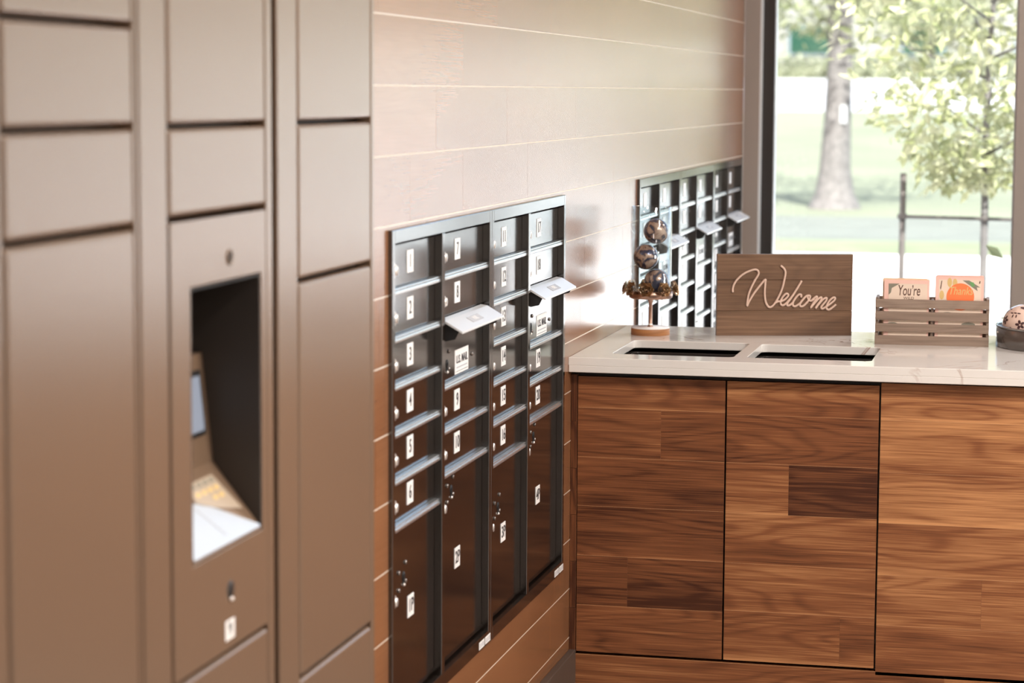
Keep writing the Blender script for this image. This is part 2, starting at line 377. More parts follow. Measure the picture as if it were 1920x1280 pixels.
MB().box(RX, RX+.1, RYB, RYW+.12, 0, RZ, 'drywall').build('wall_right', kind='structure')
MB().box(-.1, RX, RYB-.1, RYB, 0, RZ, 'drywall').build('wall_back', kind='structure')
wf = MB(); wf.box(-.1, RX, RYW+.02, RYW+.12, 0, .12, 'window_dark').box(-.1, RX, RYW+.02, RYW+.12, 3.0, RZ, 'drywall').build('wall_front', kind='structure')
MB().box(0, .018, 3.747, 5.788, 0, .165, 'base_dark', .0015).build('baseboard_left', kind='structure')
# windows: a row of tall panes between taupe mullions
MB().box(0, .062, RYW, RYW+.12, 0, 3.0, 'window_taupe', .002).build('trim_1', kind='structure')
xs = [.062, 1.10, 2.17, 3.24, 4.31, 5.38]
for i in range(5):
    a = xs[i]; b = xs[i+1]-.068; f = MB()
    for (p, q, mt, y0, y1) in ((a, a+.008, 'window_light', RYW+.004, RYW+.10), (a+.008, a+.052, 'window_dark', RYW+.03, RYW+.10), (a+.052, a+.056, 'window_light', RYW+.045, RYW+.10)):
        f.box(p, q, y0, y1, .12, 3.0, mt)
    f.box(b-.006, b, RYW+.02, RYW+.10, .12, 3.0, 'window_light'); f.box(b, b+.068, RYW, RYW+.12, .12, 3.0, 'window_taupe', .002)
    f.box(a+.056, b-.006, RYW+.03, RYW+.10, .12, .20, 'window_dark'); f.box(a+.056, b-.006, RYW+.03, RYW+.10, 2.93, 3.0, 'window_dark')
    fo = f.build('window_%d' % (i+1), kind='structure')
    MB().box(a+.056, b-.006, RYW+.062, RYW+.068, .20, 2.93, 'window_glass').build('window_pane', fo)
# ceiling lights
for lo in [o for o in list(col.objects) if o.name.startswith('ceiling_lamp')]:
    t = thing('ceiling_light', 'square white recessed light panel in the ceiling', 'ceiling light', (lo.location.x, lo.location.y, RZ), 'recessed ceiling lights')
    f = MB()
    for a in ((-.31, -.29, -.31, .31), (.29, .31, -.31, .31), (-.29, .29, -.31, -.29), (-.29, .29, .29, .31)): f.box(*a, -.02, 0, 'lamp_frame')
    f.build('light_frame', t); MB().box(-.29, .29, -.29, .29, -.012, 0, 'lamp_glow').build('diffuser', t)

# ================================================================ MAILBOXES
CACHE = {}
def cached(key, fn):
    if key not in CACHE: CACHE[key] = fn()
    return CACHE[key]
ZTOP, PIT = 1.310-MBZ0, .0889
DF, MF = -.008, .008     # door front, frame front
def door_mesh(wd, h):
    def f():
        b = MB(); b.box(-.022, 0, 0, wd, 0, h, 'bronze_paint', .0012); return b.mesh('mail_door')
    return cached(('door', round(wd, 4), round(h, 4)), f)
def lock_mesh():
    def f():
        b = MB(); t = curve_bm([rrect(-.0115, .0115, -.0145, .0145, .011, 6)], .004, .0015, 2); b.add(t, 'chrome', FACE_X, smooth=False)
        b.cyl((0, 0, 0), (1, 0, 0), .0085, .0085, 'chrome', 20); b.box(.0083, .0089, -.0010, .0010, -.004, .004, 'black_hole'); b.cyl((.0, 0, -.0105), (1, 0, 0), .002, .0045, 'chrome', 10)
        return b.mesh('lock')
    return cached('lock', f)
def plate_mesh(txt):
    def f():
        b = MB(); b.box(0, .0012, -.0215, .0215, -.0215, .0215, 'plate_white', .0004)
        if txt: b.add(text_bm(txt, .036, .0003, .0004), 'ink', Matrix.Translation((.0015, 0, 0)) @ FACE_X)
        return b.mesh('number_plate')
    return cached(('plate', txt), f)
def rivets_mesh():
    def f():
        b = MB(); b.lathe([(0, .0012), (.0085, .0012), (.0088, 0)], 'black_hole', axis='X'); b.box(.0, .0012, -.0045, .0045, -.017, .002, 'black_hole', .0003); b.ell((.001, .0, -.017), (.003, .003, .003), 'chrome', seg=10)
        return b.mesh('keyhole')
    return cached('riv', f)
def lock_cluster(d, y, z):
    link('keyhole', rivets_mesh(), d, (0, y, z))
    for yy, zz in ((-.034, .012), (-.034, -.022), (.012, .024), (.012, -.012)):
        link('rivet', cached('rv1', lambda: MB().ell((.001, 0, 0), (.003, .0045, .0045), 'rivet_metal', seg=12).mesh('rivet')), d, (0, y+yy, z+zz))
def usmail_mesh():
    def f():
        b = MB(); b.box(0, .001, 0, .112, 0, .050, 'plate_white', .0003)
        b.add(text_bm('U.S. MAIL', .0235, .0003, .0003), 'ink', Matrix.Translation((.0013, .056, .029)) @ FACE_X)
        b.box(.001, .0013, .010, .102, .0115, .0145, 'grey_ink'); b.box(.001, .0013, .006, .106, .0045, .0055, 'ink')
        return b.mesh('mail_label')
    return cached('usm', f)
def hood_mesh(wd, h):
    def f():
        b = MB(); th = .0035
        # sloped lid falling forward, with cheeks and a folded front lip
        p = [(DF, 0, .131), (DF+.014, 0, .129), (DF+.050, 0, .108), (DF+.050, 0, .104), (DF+.0135, 0, .1245), (DF, 0, .1265)]
        t = bmesh.new(); a = [t.verts.new(q) for q in p]; c = [t.verts.new((q[0], wd, q[2])) for q in p]; t.faces.new(a); t.faces.new(c[::-1])
        for i in range(6): t.faces.new((a[i], c[i], c[(i+1) % 6], a[(i+1) % 6]))
        bmesh.ops.recalc_face_normals(t, faces=t.faces); b.add(t, 'satin_aluminium')
        for y in (.004, wd-.007): b.poly([(DF, y, .126), (DF+.014, y, .124), (DF+.042, y, .108), (DF+.034, y, .092), (DF, y, .084)], .003, 'black_plastic', (0, 1, 0))
        # label lying on the slope
        s = math.atan2(.021, .036); m = Matrix.Translation((DF+.032, wd*.5, .1190)) @ Matrix.Rotation(s, 4, 'Y')
        b.box(-.009, .009, -.045, .045, 0, .0008, 'grey_ink', mtx=m)
        b.add(text_bm('MAIL', .016, .0002), 'plate_white', m @ Matrix.Translation((0, 0, .001)) @ Matrix.Rotation(PI/2, 4, 'Z'))
        return b.mesh('mail_slot_hood')
    return cached(('hood', wd), f)
def frame_mesh(W):
    def f():
        b = MB(); H = MBZ1-MBZ0
        b.box(-.03, MF, 0, .019, 0, H, 'bronze_paint', .001); b.box(-.03, MF, W-.019, W, 0, H, 'bronze_paint', .001)
        b.box(-.03, MF, .019, W-.019, ZTOP, H, 'bronze_paint', .001); b.box(-.03, MF, .019, W-.019, 0, ZTOP-10*PIT, 'bronze_paint', .001)
        c = W*.4615; b.box(-.03, MF, c, c+.022, ZTOP-10*PIT, ZTOP, 'bronze_paint', .001)
        b.box(-.38, -.031, .01, W-.01, .01, H-.01, 'black_plastic')
        b.box(MF, MF+.0006, W-.105, W-.058, .004, .020, 'plate_white'); b.box(MF, MF+.0006, W-.050, W-.004, .004, .020, 'plate_white')
        for q in (W-.099, W-.088, W-.077, W-.070, W-.044, W-.034, W-.022, W-.012): b.box(MF+.0006, MF+.0008, q, q+.005, .007, .017, 'grey_ink')
        return b.mesh('frame')
    return cached(('frame', W), f)
def mailbox_unit(y0, W, left, right, label, group):
    t = thing('mailbox_unit', label, 'mailbox', (0, y0, MBZ0), group)
    link('frame', frame_mesh(W), t)
    c = W*.4615
    def lip(ya, yb, z):
        k = ('lip', round(yb-ya, 4))
        def f():
            b = MB(); b.box(-.030, .003, 0, yb-ya, 0, .0040, 'lip_metal', .0016, seg=2); b.box(-.0015, .0045, 0, yb-ya, -.0085, -.0005, 'lip_metal', .0022, seg=2); return b.mesh('shelf_lip')
        link('shelf_lip', cached(k, f), t, (0, ya, z))
    def door(ya, yb, zt, rows, num, parcel):
        zb = zt-rows*PIT; h = rows*PIT-.010; top = zt
        d = link('door', door_mesh(yb-ya-.004, h), t, (DF, ya+.002, zb+.0045))
        if parcel:
            ly, py, hy = .058*1, .155, .120
            zl = h*{4: .575}.get(rows, .5)
            if parcel == 'low': zl, zh, zp = .208, .2435, .176
            else: zl, zh, zp = .322, .351, .200
            link('lock', lock_mesh(), d, (0, .036, zl)); lock_cluster(d, .110, zh); link('number_plate', plate_mesh(num), d, (0, .160, zp))
            if parcel == 'high': b = cached('knob', lambda: MB().ell((0, 0, 0), (.004, .006, .014), 'chrome', seg=12).mesh('latch')); link('latch', b, d, (0, .012, .080))
        else:
            link('number_plate', plate_mesh(num), d, (0, .155, h*.53))
            link('lock', lock_mesh(), d, (0, .038, h*.40))
    # left column: six tenant doors over a parcel door
    ya, yb = .019, c
    for k in range(6):
        door(ya, yb, ZTOP-k*PIT, 1, left[k], None); lip(ya, yb, ZTOP-(k+1)*PIT)
    door(ya, yb, ZTOP-6*PIT, 4, left[6], 'low')
    ya, yb = c+.022, W-.019
    for k in (0, 1): door(ya, yb, ZTOP-k*PIT, 1, right[k], None)
    lip(ya, yb, ZTOP-PIT)
    z34 = ZTOP-3.5*PIT
    d = link('mail_panel', door_mesh(yb-ya-.004, 1.5*PIT-.006), t, (DF, ya+.002, z34+.0045))
    link('mail_label', usmail_mesh(), d, (0, .137, .006)); lock_cluster(d, .074, .036)
    rk = CACHE['rv1']; link('rivet', rk, d, (0, .281, .034))
    link('mail_slot_hood', hood_mesh(yb-ya-.02, 0), t, (0, ya+.006, z34+.0055))
    lip(ya, yb, z34)
    for i, k in enumerate((3.5, 4.5)):
        door(ya, yb, ZTOP-k*PIT, 1, right[2+i], None); lip(ya, yb, ZTOP-(k+1)*PIT)
    door(ya, yb, ZTOP-5.5*PIT, 4.5, right[4], 'high')
    return t
g = 'dark bronze mailbox units in the wood wall'
mailbox_unit(U1, MW, ['1', '2', '3', '4', '5', '6', '1P'], ['7', '8', '9', '10', '2P'], 'dark bronze mailbox unit nearest the lockers, doors 1 to 10, 1P and 2P', g)
mailbox_unit(U2, MW, ['11', '12', '13', '14', '15', '16', '3P'], ['17', '18', '19', '20', '4P'], 'dark bronze mailbox unit beside the counter end, doors 11 to 20, 3P and 4P', g)
m3 = mailbox_unit(BANK2[0], MW2, ['']*7, ['']*5, 'blurred bronze mailbox unit behind the counter, seen partly through the glass cylinder', g)
for y, lb in ((BANK2[1], 'middle unit of the blurred mailbox bank behind the counter, above left of the welcome sign'), (BANK2[2], 'farthest mailbox unit, in the corner against the window frame')):
    c = copy_tree(m3); c.location = (0, y, MBZ0); c['label'] = lb

# ================================================================ PARCEL LOCKERS
LX = .08
def locker_door(t, y0, y1, z0, z1, name='door'):
    b = MB(); b.add(curve_bm([rrect(y0, y1, z0, z1, .006, 4)], .011, .0062, 3), 'locker_metal', Matrix.Translation((LX-.011, 0, 0)) @ FACE_X)
    return b.build(name, t)
def locker(y0, y1, dy0, dy1, gaps, label, console=None):
    t = thing('parcel_locker', label, 'locker', (0, 0, 0), 'metal parcel lockers'); b = MB(); ZL, ZH = .10, 2.10
    b.box(-.50, -.49, y0, y1, 0, ZH, 'locker_side'); b.box(-.49, .055, y0, y0+.012, 0, ZH, 'locker_side'); b.box(-.49, .055, y1-.012, y1, 0, ZH, 'locker_side')
    b.box(-.49, .055, y0+.012, y1-.012, ZH-.012, ZH, 'locker_side'); b.box(-.49, .055, y0+.012, y1-.012, 0, .05, 'locker_side'); b.build('body', t)
    f = MB(); f.box(.055, LX, y0, dy0-.008, 0, ZH, 'locker_metal', .002); f.box(.055, LX, dy1+.0015, y1, 0, ZH, 'locker_metal', .002)
    f.box(.055, LX, dy0-.008, dy1+.0015, 0, ZL-.006, 'locker_metal', .001); f.box(.055, LX, dy0-.008, dy1+.0015, ZH-.03, ZH, 'locker_metal', .001)
    f.box(-.0, .050, dy0-.02, dy1+.01, ZL, ZH-.03, 'dark_liner') if not console else None
    f.build('front_frame', t)
    zs = [ZL] + sorted(gaps) + [ZH-.034]; G = .0062
    for a, c in zip(zs, zs[1:]):
        if console and abs(a-console[0]) < .01: continue
        locker_door(t, dy0, dy1, a+G*.6, c-G*.4)
        if console: MB().box(-.0, .050, dy0-.02, dy1+.01, a, c, 'dark_liner').build('door_liner', t)
    return t
locker(2.235, 2.716, 2.337, 2.703, [1.666, 1.543, 1.420, .45], 'leftmost metal parcel locker column, cut off by the photo edge')
lk = locker(2.722, 3.226, 2.822, 3.197, [1.541, 1.422, .811], 'metal parcel locker column with the pickup console recess', (.811, 1.422))
locker(3.250, 3.748, 3.349, 3.729, [1.540, 1.303, .694], 'metal parcel locker column nearest the wood wall')
# console: a panel with an opening, liner, sloping shelf, screen, papers, lock and sticker
b = MB(); a0, a1 = .8155, 1.419
OY0, OY1, OZ0, OZ1 = 2.897, 3.170, .959, 1.3255
hole = [(OY0-.0045, OZ0-.0005), (OY1+.0045, OZ0-.0005), (OY1+.0045, OZ1+.0045), (OY0-.0045, OZ1+.0045)]
b.add(curve_bm([rrect(2.822, 3.197, a0, a1, .006, 4), hole], .011, .0015), 'locker_metal', Matrix.Translation((LX-.011, 0, 0)) @ FACE_X)
pan = b.build('console_panel', lk)
b = MB(); y0, y1 = OY0, OY1
b.poly([(.0788, y1, .960), (.0788, y1, 1.3295), (-.075, y1, 1.33), (-.075, y1, .955)], .004, 'dark_liner', (0, 1, 0))
b.poly([(.0788, y0, .960), (.0788, y0, 1.3295), (-.075, y0, 1.33), (-.075, y0, .955)], .004, 'dark_liner', (0, -1, 0))
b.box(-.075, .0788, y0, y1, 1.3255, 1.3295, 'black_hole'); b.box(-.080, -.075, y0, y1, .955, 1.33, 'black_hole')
b.build('recess_liner', pan)
b = MB()
prof = [(-.070, 1.213), (-.009, 1.213), (.007, 1.056), (.0785, .9635), (.0785, .9595), (.0, .9595), (-.070, .9595)]
t = bmesh.new(); A = [t.verts.new((p[0], y0+.001, p[1])) for p in prof]; B = [t.verts.new((p[0], y1-.001, p[1])) for p in prof]
t.faces.new(A); t.faces.new(B[::-1])
for i in range(len(prof)): t.faces.new((A[i], B[i], B[(i+1) % len(prof)], A[(i+1) % len(prof)]))
bmesh.ops.recalc_face_normals(t, faces=t.faces); b.add(t, 'console_metal'); b.build('console_shelf', pan)
ta = math.atan2(.016, .157)
mS = Matrix.Translation((-.009, 0, 1.213)) @ Matrix.Rotation(-ta, 4, 'Y')
b = MB(); b.box(0, .004, y0+.02, 3.147, -.115, -.022, 'black_plastic', .001, mtx=mS); b.box(.004, .0046, y0+.03, 3.138, -.108, -.030, 'screen_glass', mtx=mS); b.build('screen', pan)
def sl(y, s):   # point on the sloping shelf, s = 0 at its back edge, 1 at its front edge
    return (.007+.0715*s+.0008, y, 1.056-.0925*s+.0008)
nS = Vector((.0925, 0, .0715)).normalized()
b = MB(); b.poly([sl(2.90, .10), sl(3.00, .36), sl(3.06, .52), sl(3.166, .965), sl(3.166, 1.0), sl(2.90, 1.0)], .0008, 'sheet_white', nS)
b.poly([Vector(sl(2.995, .35))+nS*.001, Vector(sl(2.998, .35))+nS*.001, Vector(sl(3.045, .90))+nS*.001, Vector(sl(3.041, .90))+nS*.001], .0003, 'grey_ink', nS); b.build('instruction_sheet', pan)
b = MB(); b.poly([sl(3.03, .15), sl(3.13, .15), sl(3.15, .70), sl(3.075, .56), sl(3.02, .40)], .0006, 'keypad_beige', nS)
for i in range(4):
    for j in range(4):
        s0 = .18+.11*i; yy = 3.036+.024*j
        if s0 > .2+ (yy-3.0)*2.8: continue
        b.poly([Vector(sl(yy, s0))+nS*.0007, Vector(sl(yy+.016, s0))+nS*.0007, Vector(sl(yy+.016, s0+.06))+nS*.0007, Vector(sl(yy, s0+.06))+nS*.0007], .0003, 'card_grey' if i == 0 else 'card_gold', nS)
b.build('keypad_label', pan)
b = MB(); b.lathe([(0, .0002), (.010, .0002)], 'black_hole', axis='X'); b.lathe([(.0085, .0), (.0085, .002), (.011, .002), (.011, 0)], 'locker_metal', axis='X'); b.build('camera_hole', pan, (LX, 3.043, 1.361))
b = MB(); b.lathe([(0, .0015), (.011, .0015), (.0135, 0)], 'black_plastic', axis='X'); b.ell((.002, 0, -.0125), (.003, .005, .003), 'chrome', seg=10); b.build('lock', pan, (LX, 3.037, .898))
b = MB(); b.box(0, .0008, -.018, .018, -.014, .014, 'plate_white', .0002); b.add(text_bm('9', .026, .0002, .0008), 'ink', Matrix.Translation((.001, 0, 0)) @ FACE_X); b.build('sticker', pan, (LX, 3.033, .843))
MB().box(-.02, .045, 3.2265, 3.2495, 0, 2.10, 'locker_side').build('filler_strip', lk)

# ================================================================ COUNTER
CX1, YF, YD, YB = 3.2, 5.756, 5.79, 6.60
ct = thing('counter_cabinet', 'walnut plank counter cabinet under the white quartz top', 'cabinet', (0, 0, 0))
b = MB()
b.box(.002, CX1, YD+.03, YB-.04, .0, .12, 'base_dark'); b.box(.002, .014, YD+.03, YB-.04, .12, .884, 'base_dark'); b.box(CX1-.02, CX1, YD+.03, YB-.04, .12, .884, 'base_dark')
b.box(.014, CX1-.02, YB-.06, YB-.04, .12, .884, 'base_dark'); b.box(.775, .795, YD+.03, YB-.06, .12, .884, 'base_dark'); b.box(.014, .775, YD+.03, YB-.06, .12, .13, 'black_plastic')
b.build('carcass', ct)
def planks(b, x0, x1, rows, mat='walnut_cabinet', y=YD, th=.022, tone=0.):
    """rows: list of (z0, z1, [(x split, tone) ...])"""
    for (z0, z1, js) in rows:
        xx = [x0] + [j for j, _ in js[:-1]] + [x1]
        for (a, c), (_, tn) in zip(zip(xx, xx[1:]), js):
            b.plank(a+.0001, c-.0001, y, y+th, z0, z1, mat, .0008, 'x', (tn+tone, random.random(), random.random()), 'y', 'cabinet_glint')
R0 = [.153, .280, .407, .534, .661, .788]
d1 = MB(); planks(d1, .0185, .394, [(.161, .283, [(0, .42)]), (.283, .412, [(.150, .22), (0, .20)]), (.412, .540, [(0, .16)]), (.540, .666, [(0, .33)]), (.666, .792, [(.232, .40), (0, .33)]), (.792, .871, [(0, .42)])])
d1.build('door', ct)
d2 = MB(); planks(d2, .3985, .7755, [(.161, .289, [(.690, .50), (0, .42)]), (.289, .411, [(0, .48)]), (.411, .538, [(0, .52)]), (.538, .666, [(.556, .46), (0, .06)]), (.666, .788, [(0, .36)]), (.788, .871, [(0, .48)])])
d2.build('door', ct)
f = MB(); planks(f, .780, CX1, [(.145, .272, [(1.5, .60), (0, .6)]), (.272, .399, [(1.035, .76), (1.9, .68), (0, .6)]), (.399, .530, [(1.7, .70), (0, .5)]), (.530, .657, [(2.0, .80), (0, .6)]), (.657, .787, [(1.6, .86), (0, .5)]), (.787, .878, [(1.4, .78), (0, .5)])], tone=-.12)
f.build('front_panel', ct)
f = MB(); planks(f, .0, CX1, [(.02, .1535, [(0.95, .46), (2.0, .6), (0, .5)])]); f.build('plinth_panel', ct)
f = MB(); b = f
for i in range(6): b.box(.0005, .0165, YD-.002, YD+.022, .1535+.1205*i+.0003, .1535+.1205*(i+1)-.0003, 'walnut_cabinet', .0004, 'z', (.12, random.random(), random.random()))
f.build('filler_strip', ct)
MB().box(.0005, CX1, YD+.016, YD+.030, .872, .884, 'black_plastic').build('top_rail', ct)
# quartz top with two cut-outs
b = MB(); holes = [rrect(.0905, .402, 5.862, 6.205, .018, 6), rrect(.436, .748, 5.866, 6.190, .018, 6)]
b.add(curve_bm([[(.0003, YF), (CX1, YF), (CX1, YB), (.0003, YB)]] + holes, .0105, .0015, 2), 'quartz', Matrix.Translation((0, 0, .9125)))
b.box(.0003, CX1, YF+.0001, YF+.024, .885, .9025, 'quartz', .0012); b.box(.0003, CX1, YB-.03, YB-.0001, .885, .9025, 'quartz', .0012)
b.build('countertop', label='white quartz countertop with faint veins and two rectangular openings', cat='countertop')
for xa, xb, ya, yb, lb in ((.085, .395, 5.862, 6.20, 'black waste bin under the left countertop opening, beside the wall'), (.434, .750, 5.866, 6.19, 'black waste bin under the right countertop opening, nearer the card crate')):
    b = MB(); z1 = .884; t = .004
    b.box(xa, xb, ya, yb, .131, .138, 'bin_black'); b.box(xa, xa+t, ya, yb, .138, z1, 'bin_black'); b.box(xb-t, xb, ya, yb, .138, z1, 'bin_black')
    b.box(xa+t, xb-t, ya, ya+t, .138, z1, 'bin_black'); b.box(xa+t, xb-t, yb-t, yb, .138, z1, 'bin_black')
    t_ = thing('waste_bin', lb, 'waste bin', (0, 0, 0), 'bins under the counter'); b.build('bin_body', t_)
    b = MB(); b.add(curve_bm([rrect(xa-.008, xb+.008, ya-.008, yb+.008, .02, 5), rrect(xa+.008, xb-.008, ya+.008, yb-.008, .016, 5)], .004, .0015), 'bin_black', Matrix.Translation((0, 0, z1+.004))); b.build('rim', t_)

ZC = .923
# ---------------------------------------------------------------- hurricane stand with glass and three balls
SX, SY = .106, 6.36
st = thing('candle_stand', 'copper pedestal stand with gold roses on a round wooden base, left on counter', 'stand', (SX, SY, ZC))
b = MB(); b.lathe([(0, 0), (.0525, 0), (.0535, .001), (.0535, .0165), (.0525, .0180), (0, .0180)], 'oak_base')
b.build('wooden_base', st)
b = MB(); b.lathe([(0, .0180), (.0530, .0180), (.0530, .0200), (.0515, .0215), (.006, .0215), (.006, .030), (0, .030)], 'plate_white'); b.build('base_cap', st)
b = MB(); b.lathe([(.0, .0215), (.009, .0215), (.0075, .024), (.0052, .028), (.0048, .085), (.007, .095), (.012, .1005), (0, .1005)], 'copper', seg=24); b.build('stem', st)
b = MB(); b.lathe([(0, .1005), (.055, .1005), (.059, .1030), (.0625, .122), (.0605, .122), (.0570, .106), (0, .1045)], 'copper'); b.build('tray', st)
def rose_mesh():
    b = MB()
    for ring, (n, r0, tilt, sz) in enumerate(((6, .0075, .95, .0085), (5, .0050, .6, .0075), (4, .0028, .25, .0062))):
        for i in range(n):
            a = 2*PI*i/n + ring*.5; m = Matrix.Rotation(a, 4, 'Z') @ Matrix.Translation((r0, 0, .001+ring*.0012)) @ Matrix.Rotation(tilt, 4, 'Y')
            t = bmesh.new(); g_ = []
            for u in range(5):
                row = []
                for v in range(5):
                    uu = (u/4-.5)*2; vv = v/4; wd = sz*.62*math.sin(PI*(.18+.64*vv))*1.3
                    row.append(t.verts.new((-.0025*uu*uu - .002*vv*vv+.002*vv, uu*wd, sz*vv*(1-.18*uu*uu))))
                g_.append(row)
            for u in range(4):
                for v in range(4): t.faces.new((g_[u][v], g_[u+1][v], g_[u+1][v+1], g_[u][v+1]))
            bmesh.ops.solidify(t, geom=t.faces[:], thickness=.0006); b.add(t, 'antique_gold', m, smooth=True)
    b.ell((0, 0, .004), (.0022, .0022, .003), 'antique_gold', seg=8)
    return b.mesh('rose')
rm = rose_mesh()
for i in range(9):
    a = -PI/2 + 2*PI*i/9; o = link('rose', rm, st, (.0645*math.cos(a), .0645*math.sin(a), .127))
    o.rotation_euler = Vector((math.cos(a), math.sin(a), .25)).to_track_quat('Z', 'Y').to_euler(); o.scale = (1.5,)*3
b = MB(); R = .0565; b.lathe([(R, .0), (R, .243), (R-.001, .2445), (R-.0025, .2445), (R-.0035, .243), (R-.0035, 0), (R, 0)], 'vase_glass', seg=64)
b.build('glass_cylinder', None, (SX, SY, ZC+.1085), label='tall clear glass cylinder open at the top, standing in the rose tray', cat='glass')
for (x, z, lb) in ((.1195, 1.208, 'topmost blue and copper mottled ball in the glass cylinder'), (.0915, 1.137, 'middle copper-flecked ball in the glass cylinder, leaning left'), (.1220, 1.070, 'lowest mottled ball in the glass cylinder, half behind the gold roses')):
    b = MB(); b.ell((0, 0, 0), (.0350,)*3, 'ball_mottled', seg=40); b.build('decorative_ball', None, (x, SY, z), label=lb, cat='ball', group='mottled balls in the glass cylinder')

# ---------------------------------------------------------------- welcome sign
SGW, SGH, SGT = .375, .224, .022
sg = thing('welcome_sign', 'brown wooden plank sign with Welcome in pale script, standing on the counter', 'sign', (.287, 6.377, ZC), None, math.atan2(.103, .366))
b = MB()
for z0, z1, tn in ((0, .0685, .55), (.0690, .1535, .42), (.154, SGH, .5)): b.box(0, SGW, 0, SGT, z0, z1, 'sign_wood', .0008, 'x', (tn, random.random(), random.random()))
b.build('board', sg)
def px5(l): return [(1340+x/5.82, 420+y/5.82) for x, y in l]
def px4(l): return [(1380+x/9.143, 480+y/9.143) for x, y in l]
strokes = [px5([(190, 740), (188, 700), (205, 645), (250, 585), (320, 530), (400, 497), (440, 492), (465, 508), (468, 545), (430, 610), (395, 680), (365, 760), (350, 850), (350, 888), (365, 850), (420, 755), (480, 675), (520, 625), (547, 600), (546, 640), (541, 720), (545, 800), (560, 860), (590, 900), (622, 895), (655, 860), (700, 780), (735, 690), (755, 600), (766, 530), (756, 490), (735, 465), (712, 448)]),
    px4([(670, 795), (720, 770), (760, 770), (830, 740), (888, 680), (886, 645), (850, 640), (800, 690), (767, 750), (765, 815), (800, 838), (850, 810), (900, 755), (960, 680), (1040, 555), (1122, 412)]),
    px4([(1040, 555), (950, 700), (885, 790), (880, 835), (915, 838), (975, 790)]),
    px4([(1112, 700), (1118, 660), (1080, 650), (1025, 705), (980, 780), (975, 835), (1010, 855), (1065, 828), (1120, 780)]),
    px4([(1265, 670), (1210, 675), (1150, 735), (1100, 805), (1105, 852), (1155, 848), (1225, 780), (1272, 705), (1265, 670), (1230, 680), (1240, 730), (1290, 760), (1350, 720)]),
    px4([(1290, 765), (1350, 705), (1390, 685), (1380, 730), (1330, 800), (1285, 880), (1350, 800), (1430, 715), (1472, 705), (1455, 760), (1405, 830), (1370, 890), (1430, 810), (1510, 725), (1560, 710), (1550, 760), (1500, 820), (1468, 870), (1490, 895), (1545, 865)]),
    px4([(1545, 865), (1620, 815), (1695, 750), (1705, 708), (1668, 705), (1605, 765), (1562, 845), (1563, 895), (1605, 910), (1665, 872), (1725, 820)])]
def catmull(P, n=5):
    o = []
    for i in range(len(P)-1):
        p0, p1, p2, p3 = P[max(i-1, 0)], P[i], P[i+1], P[min(i+2, len(P)-1)]
        for k in range(n):
            t = k/n; o.append(tuple(.5*((2*p1[j]) + (-p0[j]+p2[j])*t + (2*p0[j]-5*p1[j]+4*p2[j]-p3[j])*t*t + (-p0[j]+3*p1[j]-3*p2[j]+p3[j])*t**3) for j in (0, 1)))
    return o + [tuple(P[-1])]
b = MB()
for s_ in strokes:
    pts = [((x-1343)/257*SGW, -.0035, (629-(y-.0))/153*SGH) for x, y in catmull(s_)]
    b.tube(pts, .0030, 'lettering', 8)
b.build('lettering', sg)

# ---------------------------------------------------------------- slatted crate with cards
CRX, CRY, CRW, CRD, CRH = .726, 6.273, .298, .105, .121
cr = thing('slatted_crate', 'small grey-brown slatted wooden crate holding greeting cards', 'crate', (CRX, CRY, ZC), None, math.atan2(.010, .297))
def slat(name, *a, g_='x'):
    MB().box(*a, 'crate_wood', .0006, g_, (random.uniform(.35, .65), random.random(), random.random())).build(name, cr)
for z0, z1 in ((0, .0245), (.0345, .0565), (.0655, .0885), (.0985, CRH)):
    slat('front_slat', 0, CRW, 0, .007, z0, z1); slat('back_slat', 0, CRW, CRD-.007, CRD, z0, z1)
slat('side_panel', .0, .008, .0071, CRD-.0071, 0, CRH+.004, g_='y'); slat('side_panel', CRW-.008, CRW, .0071, CRD-.0071, 0, CRH+.004, g_='y'); slat('bottom_board', .0081, CRW-.0081, .0071, CRD-.0071, .001, .008)
slat('divider', .1455, .1515, .0071, CRD-.0071, .0081, CRH-.004, g_='y')
def crate_pt(x, y, z): return cr.matrix_basis @ Vector((x, y, z))
RZc = math.atan2(.010, .297)
def card(x0, x1, y, h, mat, label, design=None, tilt=.0):
    t = thing('greeting_card', label, 'card', (0, 0, 0), 'cards in the slatted crate'); W = x1-x0
    t.location = (CRX + x0*math.cos(RZc) - y*math.sin(RZc), CRY + x0*math.sin(RZc) + y*math.cos(RZc), ZC+.0085); t.rotation_euler = (-tilt, 0, RZc)
    b = MB(); b.add(curve_bm([rrect(0, W, 0, h, .004, 4)], .0010), mat, Matrix.Translation((0, 0, 0)) @ FACE_Y); b.build('card_sheet', t)
    if design:
        b = MB(); design(b, W, h); b.build('printed_design', t)
    return t
def quad(b, pts, mat, d=.0013): b.poly([(x, -d, z) for x, z in pts], .0002, mat, (0, -1, 0))
def blob(b, cx, cz, rx, rz_, mat, d=.0013, n=24): quad(b, [(cx+rx*math.cos(2*PI*i/n), cz+rz_*math.sin(2*PI*i/n)) for i in range(n)], mat, d)
